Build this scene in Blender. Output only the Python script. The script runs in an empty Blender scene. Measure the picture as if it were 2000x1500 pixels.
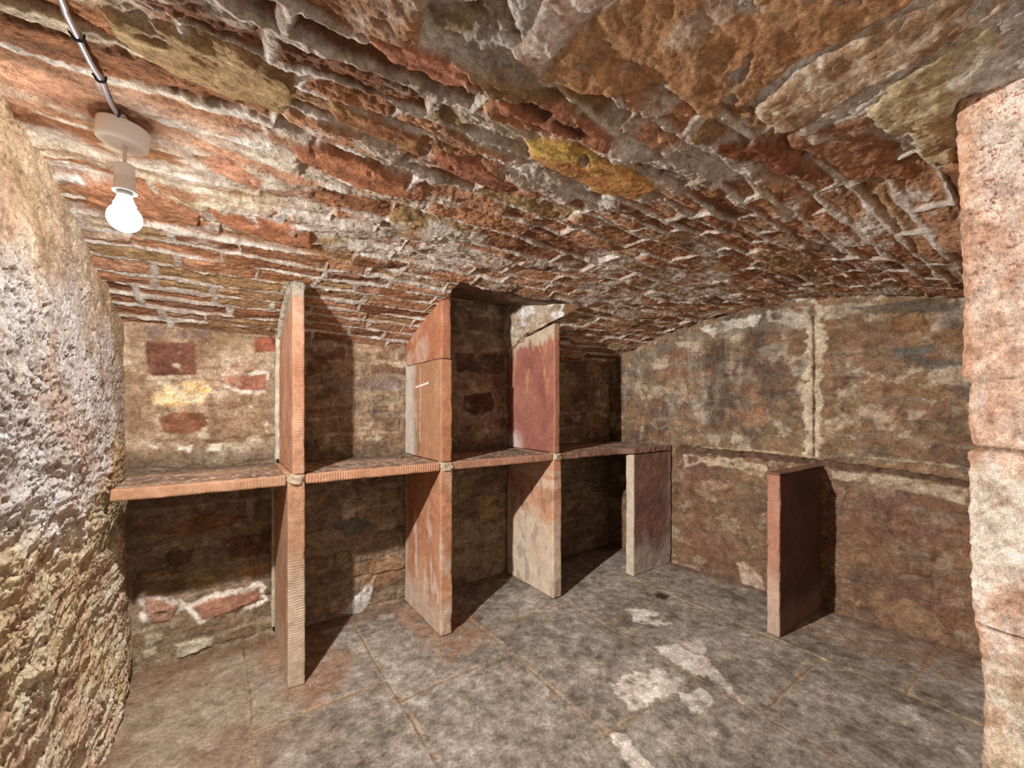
import bpy, math
import numpy as np

# ------------------------------------------------------------------ camera, world, exposure
W_PX, H_PX, FPX, HORIZON = 2000, 1500, 818.0, 795.0
CAM_H = 1.2
YAW = math.radians(34.9)                     # camera looks this far to the right of the +Y axis
C = bpy.context.scene.collection
scn = bpy.context.scene
cam_d = bpy.data.cameras.new('camera')
cam = bpy.data.objects.new('camera', cam_d); C.objects.link(cam)
cam.location = (0, 0, CAM_H)
cam.rotation_euler = (math.pi/2, 0, -YAW)
cam_d.sensor_fit = 'HORIZONTAL'; cam_d.sensor_width = 36
cam_d.lens = 36*FPX/W_PX
cam_d.shift_y = (HORIZON-H_PX/2)/W_PX
cam_d.clip_start = 0.02
scn.camera = cam
scn.view_settings.view_transform = 'Standard'
scn.view_settings.look = 'None'
scn.view_settings.gamma = 1
scn.view_settings.use_curve_mapping = False
scn.view_settings.exposure = 0.14

world = bpy.data.worlds.new('world'); scn.world = world
world.use_nodes = True
bg = world.node_tree.nodes['Background']
bg.inputs[0].default_value = (1.0, 0.93, 0.86, 1)
bg.inputs[1].default_value = 0.95              # dim daylight reaching the open doorway behind the camera

LAMP = (-0.175, 1.268, 1.628)
ld = bpy.data.lights.new('bulb_light', 'POINT')
ld.energy = 1.0
ld.shadow_soft_size = 0.018
ld.use_nodes = True
nt = ld.node_tree
em = nt.nodes['Emission']
em.inputs[0].default_value = (1.0, 0.97, 0.94, 1)
lf = nt.nodes.new('ShaderNodeLightFalloff'); lf.inputs['Strength'].default_value = 1.0; lf.inputs['Smooth'].default_value = 0.035
mlin = nt.nodes.new('ShaderNodeMath'); mlin.operation = 'MULTIPLY'; mlin.inputs[1].default_value = 17.0
mcon = nt.nodes.new('ShaderNodeMath'); mcon.operation = 'MULTIPLY_ADD'; mcon.inputs[1].default_value = 38.0
nt.links.new(lf.outputs['Linear'], mlin.inputs[0])
nt.links.new(lf.outputs['Constant'], mcon.inputs[0]); nt.links.new(mlin.outputs[0], mcon.inputs[2])
nt.links.new(mcon.outputs[0], em.inputs[1])
lo = bpy.data.objects.new('bulb_light', ld); C.objects.link(lo); lo.location = LAMP

# ------------------------------------------------------------------ helpers: space
LK = np.array([math.sin(YAW), math.cos(YAW)]); RT = np.array([math.cos(YAW), -math.sin(YAW)])
def vault(y):
    return 1.85 - 0.167*(y-1.25)**2
YB = 2.53                                     # back wall
def xr(y): return 2.80 + (2.53-y)*0.1         # right wall
def ray(px, py):
    d = LK + (px-1000)/FPX*RT
    return d[0], d[1], (HORIZON-py)/FPX
def on_floor(p):
    dx, dy, dz = ray(*p); t = -CAM_H/dz; return (dx*t, dy*t)
def on_back(p):
    dx, dy, dz = ray(*p); t = YB/dy; return (dx*t, CAM_H+dz*t)
def on_right(p):
    dx, dy, dz = ray(*p); t = 3.053/(dx+0.1*dy); return (dy*t, CAM_H+dz*t)
def on_left(p):
    dx, dy, dz = ray(*p); t = -0.33/dx; return (dy*t, CAM_H+dz*t)
def ceil_h(x, y):
    v = vault(y)
    flat = 1.815
    w = np.clip((0.75-y)/0.25, 0, 1)*np.clip((1.9-x)/0.5, 0, 1)
    return v*(1-w) + np.maximum(v, flat)*w
def on_ceil(p):
    dx, dy, dz = ray(*p); h = 1.8
    for _ in range(30):
        t = (h-CAM_H)/dz; h = 0.5*h+0.5*float(ceil_h(dx*t, dy*t))
    return (dx*t, dy*t)

# ------------------------------------------------------------------ helpers: noise
rng = np.random.default_rng(7)
LAT = rng.random((64, 64, 64)).astype(np.float32)*2-1
def noise(x, y, z=0.0):
    x, y, z = np.broadcast_arrays(np.asarray(x, np.float32), np.asarray(y, np.float32), np.asarray(z, np.float32))
    ix = np.floor(x).astype(np.int32); iy = np.floor(y).astype(np.int32); iz = np.floor(z).astype(np.int32)
    fx = x-ix; fy = y-iy; fz = z-iz
    fx = fx*fx*(3-2*fx); fy = fy*fy*(3-2*fy); fz = fz*fz*(3-2*fz)
    x0 = ix & 63; x1 = (ix+1) & 63; y0 = iy & 63; y1 = (iy+1) & 63; z0 = iz & 63; z1 = (iz+1) & 63
    a = LAT[x0, y0, z0]*(1-fx)+LAT[x1, y0, z0]*fx
    b = LAT[x0, y1, z0]*(1-fx)+LAT[x1, y1, z0]*fx
    c = LAT[x0, y0, z1]*(1-fx)+LAT[x1, y0, z1]*fx
    d = LAT[x0, y1, z1]*(1-fx)+LAT[x1, y1, z1]*fx
    return (a*(1-fy)+b*fy)*(1-fz)+(c*(1-fy)+d*fy)*fz
def fbm(x, y, z=0.0, o=4, g=0.5):
    # each octave is turned so that the lattice never shows
    s = 0; a = 1; n = 0
    x, y, z = (np.asarray(t, np.float32) for t in (x, y, z))
    for i in range(o):
        x, y, z = 0.80*x-0.48*y+0.36*z, 0.60*x+0.64*y-0.48*z, 0.60*y+0.80*z
        f = 2.03**i
        s = s + a*noise(x*f+i*7.3, y*f+i*3.1, z*f+i*5.7); n += a; a *= g
    return s/n*1.6
def ridge(x, y, z=0.0, o=3):
    s = 0; a = 1; n = 0
    for i in range(o):
        f = 2.1**i
        s = s + a*(1-2*np.abs(noise(np.asarray(x)*f+i*4.3, np.asarray(y)*f+i*9.1, np.asarray(z)*f+i*2.7))); n += a; a *= 0.5
    return s/n
def ss(a, b, x):
    t = np.clip((x-a)/(b-a), 0, 1); return t*t*(3-2*t)
def lin(c):
    c = np.array(c, float)/255.0
    return np.where(c <= 0.04045, c/12.92, ((c+0.055)/1.055)**2.4)
def mix(a, b, m):
    m = np.asarray(m)[..., None]
    return a*(1-m)+b*m
def ramp(t, cols):
    """t in 0..1 -> colour through a list of sRGB colours"""
    cols = np.array([lin(c) for c in cols]); n = len(cols)-1
    t = np.clip(t, 0, 1)*n; i = np.minimum(t.astype(int), n-1); f = (t-i)[..., None]
    return cols[i]*(1-f)+cols[i+1]*f
def poly_sdf(U, V, pts):
    """signed distance, positive inside, only evaluated near the polygon"""
    pts = np.array(pts, float)
    d = np.full(U.shape, -1.0)
    m = (U > pts[:, 0].min()-.12) & (U < pts[:, 0].max()+.12) & (V > pts[:, 1].min()-.12) & (V < pts[:, 1].max()+.12)
    if not m.any(): return d
    x = U[m]; y = V[m]
    best = np.full(x.shape, 1e9); ins = np.zeros(x.shape, bool)
    n = len(pts)
    for i in range(n):
        ax, ay = pts[i]; bx, by = pts[(i+1) % n]
        ex, ey = bx-ax, by-ay
        t = np.clip(((x-ax)*ex+(y-ay)*ey)/(ex*ex+ey*ey+1e-12), 0, 1)
        best = np.minimum(best, np.hypot(x-ax-t*ex, y-ay-t*ey))
        cross = ((ay > y) != (by > y)) & (x < (bx-ax)*(y-ay)/((by-ay) if by != ay else 1e-9)+ax)
        ins ^= cross
    d[m] = np.where(ins, best, -best)
    return d

# ------------------------------------------------------------------ helpers: objects and materials
def stone_mat(name, rough=0.9, fine=0.35, bump=0.5, scale=1.0):
    m = bpy.data.materials.new(name); m.use_nodes = True
    n = m.node_tree.nodes; l = m.node_tree.links
    b = n['Principled BSDF']
    at = n.new('ShaderNodeAttribute'); at.attribute_name = 'stone_colour'
    geo = n.new('ShaderNodeTexCoord')
    n1 = n.new('ShaderNodeTexNoise'); n1.inputs['Scale'].default_value = 90*scale; n1.inputs['Detail'].default_value = 5; n1.inputs['Roughness'].default_value = .7
    n2 = n.new('ShaderNodeTexNoise'); n2.inputs['Scale'].default_value = 380*scale; n2.inputs['Detail'].default_value = 3
    l.new(geo.outputs['Object'], n1.inputs['Vector']); l.new(geo.outputs['Object'], n2.inputs['Vector'])
    mr = n.new('ShaderNodeMapRange'); mr.inputs['From Min'].default_value = .3; mr.inputs['From Max'].default_value = .7
    mr.inputs['To Min'].default_value = 1-fine; mr.inputs['To Max'].default_value = 1+fine
    l.new(n1.outputs['Fac'], mr.inputs['Value'])
    mr2 = n.new('ShaderNodeMapRange'); mr2.inputs['From Min'].default_value = .3; mr2.inputs['From Max'].default_value = .7
    mr2.inputs['To Min'].default_value = 1-fine*.5; mr2.inputs['To Max'].default_value = 1+fine*.5
    l.new(n2.outputs['Fac'], mr2.inputs['Value'])
    mm = n.new('ShaderNodeMath'); mm.operation = 'MULTIPLY'
    l.new(mr.outputs[0], mm.inputs[0]); l.new(mr2.outputs[0], mm.inputs[1])
    # blotches of a few centimetres, warmer and paler by turns
    n0 = n.new('ShaderNodeTexNoise'); n0.inputs['Scale'].default_value = 17*scale; n0.inputs['Detail'].default_value = 9; n0.inputs['Roughness'].default_value = .72; n0.inputs['Distortion'].default_value = .5
    l.new(geo.outputs['Object'], n0.inputs['Vector'])
    m0 = n.new('ShaderNodeMapRange'); m0.inputs['From Min'].default_value = .32; m0.inputs['From Max'].default_value = .68
    l.new(n0.outputs['Fac'], m0.inputs['Value'])
    hue = n.new('ShaderNodeMix'); hue.data_type = 'RGBA'
    hue.inputs['A'].default_value = (1-fine*1.1, 1-fine*1.3, 1-fine*1.45, 1); hue.inputs['B'].default_value = (1+fine*.95, 1+fine*1.05, 1+fine*1.1, 1)
    l.new(m0.outputs[0], hue.inputs['Factor'])
    vm = n.new('ShaderNodeVectorMath'); vm.operation = 'SCALE'
    l.new(at.outputs['Color'], vm.inputs[0]); l.new(mm.outputs[0], vm.inputs['Scale'])
    vx = n.new('ShaderNodeVectorMath'); vx.operation = 'MULTIPLY'
    l.new(vm.outputs['Vector'], vx.inputs[0]); l.new(hue.outputs['Result'], vx.inputs[1])
    cl = n.new('ShaderNodeVectorMath'); cl.operation = 'MINIMUM'; cl.inputs[1].default_value = (.88, .88, .88)
    l.new(vx.outputs['Vector'], cl.inputs[0]); l.new(cl.outputs['Vector'], b.inputs['Base Color'])
    b.inputs['Roughness'].default_value = rough
    b.inputs['Specular IOR Level'].default_value = 0.25
    add = n.new('ShaderNodeMath'); add.operation = 'MULTIPLY_ADD'; add.inputs[1].default_value = .35
    l.new(n2.outputs['Fac'], add.inputs[0]); l.new(n1.outputs['Fac'], add.inputs[2])
    bp0 = n.new('ShaderNodeBump'); bp0.inputs['Strength'].default_value = min(bump, 1.0); bp0.inputs['Distance'].default_value = .013*bump
    l.new(n0.outputs['Fac'], bp0.inputs['Height'])
    bp = n.new('ShaderNodeBump'); bp.inputs['Strength'].default_value = min(bump, 1.0); bp.inputs['Distance'].default_value = .005
    l.new(add.outputs[0], bp.inputs['Height']); l.new(bp0.outputs['Normal'], bp.inputs['Normal']); l.new(bp.outputs['Normal'], b.inputs['Normal'])
    return m
def plain_mat(name, col, rough=.5, metal=0.0, var=0.04, scale=60):
    m = bpy.data.materials.new(name); m.use_nodes = True
    n = m.node_tree.nodes; l = m.node_tree.links; b = n['Principled BSDF']
    tc = n.new('ShaderNodeTexCoord'); nz = n.new('ShaderNodeTexNoise'); nz.inputs['Scale'].default_value = scale
    l.new(tc.outputs['Object'], nz.inputs['Vector'])
    cr = n.new('ShaderNodeMix'); cr.data_type = 'RGBA'
    c = lin(col)
    cr.inputs['A'].default_value = (*(c*(1-var)), 1); cr.inputs['B'].default_value = (*np.minimum(c*(1+var), 1), 1)
    l.new(nz.outputs['Fac'], cr.inputs['Factor']); l.new(cr.outputs['Result'], b.inputs['Base Color'])
    b.inputs['Roughness'].default_value = rough; b.inputs['Metallic'].default_value = metal
    return m

SAT = .80
def raw_mesh(name, verts, quads, col=None, mat=None, parent=None, smooth=True, tris=None):
    me = bpy.data.meshes.new(name)
    verts = np.ascontiguousarray(verts, np.float32); quads = np.asarray(quads, np.int32)
    nv = len(verts); nq = len(quads)
    me.vertices.add(nv); me.vertices.foreach_set('co', verts.ravel())
    me.loops.add(nq*4); me.loops.foreach_set('vertex_index', quads.ravel())
    me.polygons.add(nq)
    me.polygons.foreach_set('loop_start', np.arange(0, nq*4, 4, dtype=np.int32))
    try: me.polygons.foreach_set('loop_total', np.full(nq, 4, np.int32))
    except Exception: pass
    me.polygons.foreach_set('use_smooth', np.full(nq, smooth))
    me.update(calc_edges=True)
    if col is not None:
        lum = (col*np.array([.30, .55, .15])).sum(1, keepdims=True); col = lum+(col-lum)*SAT; col[:, 1] += .07*(col[:, 0]-col[:, 1])
        a = me.color_attributes.new('stone_colour', 'FLOAT_COLOR', 'POINT')
        a.data.foreach_set('color', np.concatenate([np.clip(col, 0.003, 0.93), np.ones((nv, 1))], 1).astype(np.float32).ravel())
    o = bpy.data.objects.new(name, me); C.objects.link(o)
    if mat: me.materials.append(mat)
    if parent: o.parent = parent
    return o
def grid_quads(nu, nv, off=0, flip=False):
    i = np.arange(nu-1)[:, None]*nv + np.arange(nv-1)[None, :]
    q = np.stack([i, i+nv, i+nv+1, i+1], -1).reshape(-1, 4)+off
    return q[:, ::-1] if flip else q
def tag(o, label=None, cat=None, group=None, kind=None):
    if label: o['label'] = label
    if cat: o['category'] = cat
    if group: o['group'] = group
    if kind: o['kind'] = kind
    return o
def thing(name, loc, label, cat, group=None):
    o = bpy.data.objects.new(name, None); C.objects.link(o); o.location = loc; o.empty_display_size = .05
    return tag(o, label, cat, group)
def spaced(a, b, f):
    """non-uniform sample positions; f(t) = local spacing"""
    out = [a]
    while out[-1] < b: out.append(out[-1]+f(out[-1]))
    out[-1] = b
    return np.array(out)

# ------------------------------------------------------------------ masonry
def masonry(U, V, vmin, vmax, ch, cw, seed, warp=(.012, 3.0), mort=.008, mvar=.006, bounds=None):
    """returns edge distance minus mortar width, random per stone (3), local u,v"""
    r = np.random.default_rng(seed)
    Vw = V + warp[0]*fbm(U*warp[1], V*warp[1], seed*1.7, 3)
    Uw = U + warp[0]*fbm(U*warp[1]*1.3+5, V*warp[1]*1.3, seed*2.1+3, 3)
    if bounds is None:
        b = [vmin-.1]
        while b[-1] < vmax+.1: b.append(b[-1]+r.uniform(*ch))
        b = np.array(b)
    else: b = np.array(bounds)
    ci = np.clip(np.searchsorted(b, Vw)-1, 0, len(b)-2)
    dv = np.minimum(Vw-b[ci], b[ci+1]-Vw)
    lv = (Vw-b[ci])/(b[ci+1]-b[ci])-.5
    sid = np.zeros(U.shape, int); du = np.zeros(U.shape); lu = np.zeros(U.shape); k = 0
    umin, umax = U.min()-.3, U.max()+.3
    for i in range(len(b)-1):
        m = ci == i
        e = [umin-r.uniform(0, .3)]
        while e[-1] < umax:
            e.append(e[-1]+r.uniform(*cw)*(0.7+6*(b[i+1]-b[i])))
        e = np.array(e)
        j = np.clip(np.searchsorted(e, Uw[m])-1, 0, len(e)-2)
        du[m] = np.minimum(Uw[m]-e[j], e[j+1]-Uw[m]); lu[m] = (Uw[m]-e[j])/(e[j+1]-e[j])-.5
        sid[m] = k+j; k += len(e)
    R = r.random((k+5, 4))
    # rounded corners
    rr = .014
    ax = np.maximum(rr-du, 0); ay = np.maximum(rr-dv, 0)
    e = np.where((ax > 0) & (ay > 0), rr-np.hypot(ax, ay), np.minimum(du, dv))
    e = e-mort-mvar*fbm(U*9, V*9, seed*.7+11, 2)-(R[sid, 3]-.5)*mvar
    return e, R[sid], lu, lv, sid

STONES = [(134, 80, 50), (162, 100, 62), (182, 118, 78), (198, 136, 100), (156, 110, 70), (184, 140, 98)]
class Surf:
    rough = .004
    """height (towards the room) and colour on a parametrised wall; patches are stones or stains with shapes of their own"""
    def __init__(s, U, V): s.U = U; s.V = V; s.h = np.zeros(U.shape); s.c = np.zeros(U.shape+(3,))
    def patch(s, pts, col, conv=None, hgt=None, rim=None, rimw=.012, soft=.006, wob=.011, mixn=.3, amt=1.0, col2=None, wf=18):
        if conv: pts = [conv(p) for p in pts]
        d = poly_sdf(s.U, s.V, pts); m = d > -.1
        if not m.any(): return
        u, v = s.U[m], s.V[m]
        sd = len(pts)*.37+pts[0][0]*5
        dd = d[m]+wob*fbm(u*wf, v*wf, sd, 6, .62)
        k = ss(-soft, soft, dd)*amt
        c0 = lin(col); base = np.broadcast_to(c0, u.shape+(3,))
        nz = fbm(u*22, v*45, sd+3, 4)
        k = k*ss(-.95, -.35, fbm(u*19, v*23, sd+41, 5))
        if amt < 1: k = k*ss(-.75, -.15, fbm(u*16, v*20, sd+31, 4))
        if col2 is not None: base = mix(base, lin(col2), ss(-.2, .5, nz))
        base = base*(1+mixn*nz)[..., None]
        if rim is not None:
            k2 = ss(-rimw-soft, -rimw+soft, dd+.007*fbm(u*40, v*40, sd+9, 3))*amt*ss(-.35, .15, fbm(u*14, v*14, sd+21, 3))
            s.c[m] = mix(s.c[m], lin(rim), k2*(1-ss(rimw*.3, rimw*.9, dd)))
            k = k*ss(-.2*rimw, rimw*.8, dd+.003*fbm(u*70, v*70, sd, 2))
        s.c[m] = mix(s.c[m], base, k)
        if hgt is not None:
            hh = hgt+s.rough*fbm(u*11, v*16, sd+2, 5, .62)-.006*(1-np.clip(dd/.015, 0, 1))**2
            s.h[m] = s.h[m]*(1-k)+hh*k
    def line(s, pts, col, w, conv=None, wob=.006, soft=.003, hgt=0, amt=1.0):
        if conv: pts = [conv(p) for p in pts]
        for a, b in zip(pts[:-1], pts[1:]):
            ax, ay = a; bx, by = b
            m = (s.U > min(ax, bx)-w-.05) & (s.U < max(ax, bx)+w+.05) & (s.V > min(ay, by)-w-.05) & (s.V < max(ay, by)+w+.05)
            if not m.any(): continue
            x, y = s.U[m], s.V[m]; ex, ey = bx-ax, by-ay
            t = np.clip(((x-ax)*ex+(y-ay)*ey)/(ex*ex+ey*ey), 0, 1)
            d = w-np.hypot(x-ax-t*ex, y-ay-t*ey)+wob*fbm(x*25, y*25, ax*3, 3)
            k = ss(-soft, soft, d)*amt*(ss(-.7, -.1, fbm(x*14, y*14, ax*5+1, 5)) if w > .02 else 1)
            if col is not None: s.c[m] = mix(s.c[m], lin(col)*(1+.2*fbm(x*30, y*30, 4, 3))[..., None], k)
            s.h[m] += hgt*k

M_ROUGH = stone_mat('rough_sandstone', bump=1.0, fine=.38)
M_WALL = stone_mat('wall_rubble', bump=.8, fine=.40)
M_FLAG = stone_mat('flagstone', bump=.45, fine=.38, rough=.75)
M_SLAB = stone_mat('sandstone_slab', bump=.4, fine=.16, rough=.85)
M_MORT = stone_mat('lime_mortar', bump=.7, fine=.2)

# ================================================================== CEILING
xs = spaced(-.46, 3.12, lambda t: .0032 if t < 1.3 else min(.0032+(t-1.3)*.005, .0075))
ys = spaced(-.75, YB+.02, lambda t: .012 if t < -.02 else (.0032 if t < 1.1 else .0045))
U, V = np.meshgrid(xs, ys, indexing='ij')
S = Surf(U, V); S.rough = .009
rb = np.random.default_rng(5)
b = [-.9]
while b[-1] < 2.75:
    t = b[-1]; b.append(t+(rb.uniform(.062, .09) if t < .95 else rb.uniform(.08, .125) if t < 1.75 else rb.uniform(.072, .094)))
calm = ss(1.6, 2.1, V)*ss(1.3, .9, U)                                # tidier courses low on the vault, left
e, R, lu, lv, sid = masonry(U, V, 0, 0, None, (.14, .36), 3, warp=(.024, 2.4), mort=.0065, mvar=.008, bounds=b)
big = fbm(U*1.3, V*1.6, 5.5, 3)
mid = fbm(U*10, V*15, 2.2, 5, .6)
fine = fbm(U*45, V*75, 7.7, 4, .65)
grit = fbm(U*60, V*60, 3.7, 3, .7)
edge = e+(.008-.005*calm)*mid+.003*fine-.003*calm
st = ss(-.004, .003, edge)
strata = fbm(U*7, V*60, R[..., 0]*9, 4)
lift = (R[..., 0]-.56)*.026+(R[..., 1]-.5)*lu*.045+(R[..., 2]-.5)*lv*.05
right_ = ss(.6, 1.5, U)
hs = lift*(1-.6*calm)*(1-.25*right_)+(.009-.005*calm-.003*right_)*mid+(.005-.002*right_)*fine+.003*strata
hs -= .010*(1-np.clip(edge/.016, 0, 1))**2
flake = fbm(U*6, V*13, 3.3+R[..., 1]*5, 3)*3.2
hs += (np.floor(flake)+ss(.78, 1, flake-np.floor(flake)))*.004*(1-.7*calm)*(1-.4*right_)
hm = .002+(.009-.005*right_)*fbm(U*15, V*15, 8.8, 5, .62)*(1-.5*calm)+(.004-.002*right_)*grit
stH = ss(-.009, .010, edge); S.h = hs*stH+hm*(1-stH)-.003*right_*stH
cs = ramp(np.clip(R[..., 1]*.9+.15*strata+.12*mid, 0, 1), STONES)
cs = mix(cs, lin((168, 132, 84)), ss(.78, .95, R[..., 2])*.8)
cs = cs*(1+.25*fine+.18*strata)[..., None]
cm = ramp(.5+.55*fbm(U*16, V*16, 1.1, 5, .6), [(176, 158, 140), (214, 201, 188), (236, 229, 221)])
wash = ss(.10, .5, fbm(U*4.5, V*7, 9.2, 5, .62)+.4*mid+.15*big+.12*ss(.2, .5, U)*ss(1.6, 1.2, U))*(.8-.7*calm)
S.c = mix(cs, cm, (1-st))
S.c = mix(S.c, cm*1.02, wash*st)
S.c = mix(S.c, S.c*lin((190, 175, 130))/lin((190, 190, 190))*.85, ss(.25, .6, fbm(U*2.3+9, V*3, 6.6, 3))*.5)
S.c = mix(S.c, lin((104, 84, 62)), ss(.45, .7, fbm(U*9, V*12, 16.6, 4, .6))*.5*(1-calm))
# plastered smoother patch around the lamp rose and down to the left wall
pl = ss(.30, .12, np.hypot((U+.13)*.8, (V-1.36)*1.25)+.07*fbm(U*6, V*9, 2.2, 4))
S.h = S.h*(1-.75*pl)+pl*.012; S.c = mix(S.c, cm*1.03, pl*.7*ss(-.5, .2, fbm(U*5, V*12, 44., 4)+.15))
# large slabs bridging the passage, long side along Y
zone = ss(.79, .765, V+.38*U+.03*fbm(U*5, V*5, 1.3, 4))*ss(.12, .2, U)*ss(1.5, 1.3, U+.05*fbm(V*6, U*6, 2.0, 2))
e2, R2, lu2, lv2, sid2 = masonry(V, U, 0, 0, (.13, .2), (.6, .9), 21, warp=(.02, 2.2), mort=.006, mvar=.012)
st2 = ss(-.003, .005, e2+.006*mid)
h2 = (R2[..., 0]-.3)*.014+.010*fbm(U*9, V*6, 4.4, 5, .62)+.005*fine+(R2[..., 2]-.5)*lv2*.05-.015*(1-np.clip(e2/.03, 0, 1))**2
h2 = h2*st2+(-.002+.012*fbm(U*14, V*14, 6.1, 5, .65)+.004*grit)*(1-st2)
c2 = ramp(R2[..., 1]+.2*mid, [(176, 118, 78), (196, 140, 96), (200, 156, 116), (184, 144, 108)])*(1+.3*fine)[..., None]
c2 = mix(c2, cm, ss(.15, .5, fbm(U*6, V*5, 12.1, 4))*.6)
c2 = mix(cm*.9, c2, st2)
S.h = S.h*(1-zone)+h2*zone; S.c = mix(S.c, c2, zone)
oc = on_ceil
P = S.patch
kw = dict(conv=oc)
P([(996,105),(1038,150),(1052,154),(1105,87),(1175,7),(1168,-40),(1066,-40),(1035,60)], (206,166,144), hgt=.006, col2=(214,192,180), **kw)
P([(1190,190),(1300,165),(1385,230),(1454,205),(1560,122),(1720,35),(1825,-20),(1300,-60),(1170,20),(1080,120),(1060,160)], (198,140,90), hgt=.008, col2=(176,116,72), **kw)
P([(1240,120),(1290,110),(1340,80),(1450,20),(1480,-20),(1380,-10),(1300,40)], (205,180,160), amt=.6, wob=.02, **kw)
P([(1465,210),(1510,262),(1545,256),(1737,147),(1874,70),(1965,20),(1985,-10),(1830,-5),(1720,42),(1573,133)], (192,146,106), hgt=.006, col2=(216,190,164), **kw)
P([(1695,224),(1727,168),(1877,73),(1947,38),(1958,87),(1867,196),(1864,315),(1811,318),(1769,259),(1720,259)], (214,190,142), hgt=.010, col2=(192,164,120), **kw)
P([(1840,150),(1900,90),(1950,60),(1940,110),(1870,170)], (222,210,196), amt=.7, **kw)
P([(1530,270),(1690,225),(1740,300),(1790,360),(1660,350),(1590,310)], (172,110,74), hgt=.004, **kw)
P([(835,20),(990,0),(1010,70),(930,62),(900,78),(850,60)], (170,142,112), hgt=-.002, col2=(128,100,70), **kw)
P([(1024,266),(1122,270),(1182,308),(1245,332),(1280,364),(1238,388),(1157,367),(1087,329),(1035,308)], (206,144,56), hgt=.010, col2=(176,104,44), mixn=.35, **kw)
P([(1030,268),(1110,272),(1170,300),(1160,315),(1080,300),(1040,295)], (206,168,50), amt=.8, **kw)
P([(720,65),(800,90),(905,130),(950,165),(870,162),(765,112)], (186,108,80), hgt=.012, **kw)
P([(972,185),(1100,200),(1190,260),(1185,290),(1080,255),(985,215)], (176,104,72), hgt=.014, **kw)
P([(1000,190),(1040,195),(1080,222),(1060,230),(1020,212)], (110,58,36), hgt=.0, **kw)
P([(1085,232),(1130,240),(1155,262),(1130,270),(1095,252)], (112,60,38), hgt=.0, **kw)
P([(203,20),(300,45),(560,150),(578,200),(540,215),(420,170),(290,110),(215,60)], (186,150,96), hgt=.012, col2=(158,122,72), **kw)
P([(0,110),(160,165),(330,240),(480,300),(640,365),(560,352),(380,285),(150,212),(0,160)], (204,142,108), hgt=.006, **kw)
P([(385,295),(440,300),(520,350),(500,365),(420,335)], (200,130,98), hgt=.008, **kw)
P([(560,275),(640,290),(830,365),(825,392),(700,360),(600,320)], (178,102,66), hgt=.012, **kw)
P([(640,190),(740,225),(825,262),(822,300),(740,262),(650,225)], (176,122,66), hgt=.014, col2=(140,78,44), **kw)
P([(135,360),(230,355),(330,395),(390,420),(385,440),(280,420),(170,390)], (192,122,84), hgt=.008, **kw)
P([(405,400),(500,418),(610,455),(612,480),(520,465),(430,430)], (188,110,72), hgt=.012, **kw)
P([(1480,270),(1560,300),(1610,345),(1560,350),(1400,292),(1410,275)], (146,74,40), hgt=.012, **kw)
P([(825,285),(905,300),(1000,350),(1062,385),(1000,375),(900,340),(840,312)], (176,100,74), hgt=.014, **kw)
dens = np.clip((V-0)/3, 0, 1)
# hole of the high niche between two partitions
NX0, NX1, NY0 = .95, 1.695, 1.80
Z = ceil_h(U, V) - S.h
# broken front edge of the niche
q = grid_quads(len(xs), len(ys))
cu = (xs[:-1]+xs[1:])/2; cv = (ys[:-1]+ys[1:])/2
CU, CV = np.meshgrid(cu, cv, indexing='ij')
hole = (CU > NX0) & (CU < NX1+.01*noise(CV*20, 3.0)) & (CV > NY0+.02*noise(CU*9, 1.0)+.008*noise(CU*40, 2.0))
q = q[~hole.ravel()]
verts = [np.stack([U, V, Z], -1).reshape(-1, 3)]; cols = [S.c.reshape(-1, 3)]; quads = [q]; off = U.size
# soffit and right cheek of the niche
def soff(y): return 1.806+.125*np.clip((y-1.80)/.70, 0, 1)
u, v = np.meshgrid(np.arange(NX0-.02, NX1+.06, .006), np.arange(NY0-.012, YB+.02, .006), indexing='ij')
z = soff(v)+.008*fbm(u*10, v*10, 1.0, 4)
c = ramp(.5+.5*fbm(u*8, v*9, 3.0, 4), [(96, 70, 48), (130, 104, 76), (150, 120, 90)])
verts.append(np.stack([u, v, z], -1).reshape(-1, 3)); cols.append(c.reshape(-1, 3)); quads.append(grid_quads(*u.shape, off)); off += u.size
u, v = np.meshgrid(np.arange(NY0-.03, YB+.02, .005), np.arange(0, 1.0001, .02), indexing='ij')   # y, t
zb = 1.735-.17*(u-2.0); zb = np.minimum(np.maximum(zb, 1.60), vault(u)+.012); zt = soff(u)+.01
z = zb+(zt-zb)*v
n = fbm(u*12, z*12, 5.0, 4)
x = NX1+.010*n+.01*(1-v)**6
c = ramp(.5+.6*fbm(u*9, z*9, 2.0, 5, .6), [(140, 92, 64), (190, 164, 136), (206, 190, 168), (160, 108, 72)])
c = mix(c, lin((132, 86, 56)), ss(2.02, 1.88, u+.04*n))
c = mix(c, lin((226, 220, 214)), ss(.2, .4, fbm(u*7, z*14, 8.0, 3)))
verts.append(np.stack([x, u, z], -1).reshape(-1, 3)); cols.append(c.reshape(-1, 3)); quads.append(grid_quads(*u.shape, off)); off += u.size
ceiling = raw_mesh('ceiling', np.concatenate(verts), np.concatenate(quads), np.concatenate(cols), M_ROUGH)
tag(ceiling, kind='structure')

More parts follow.
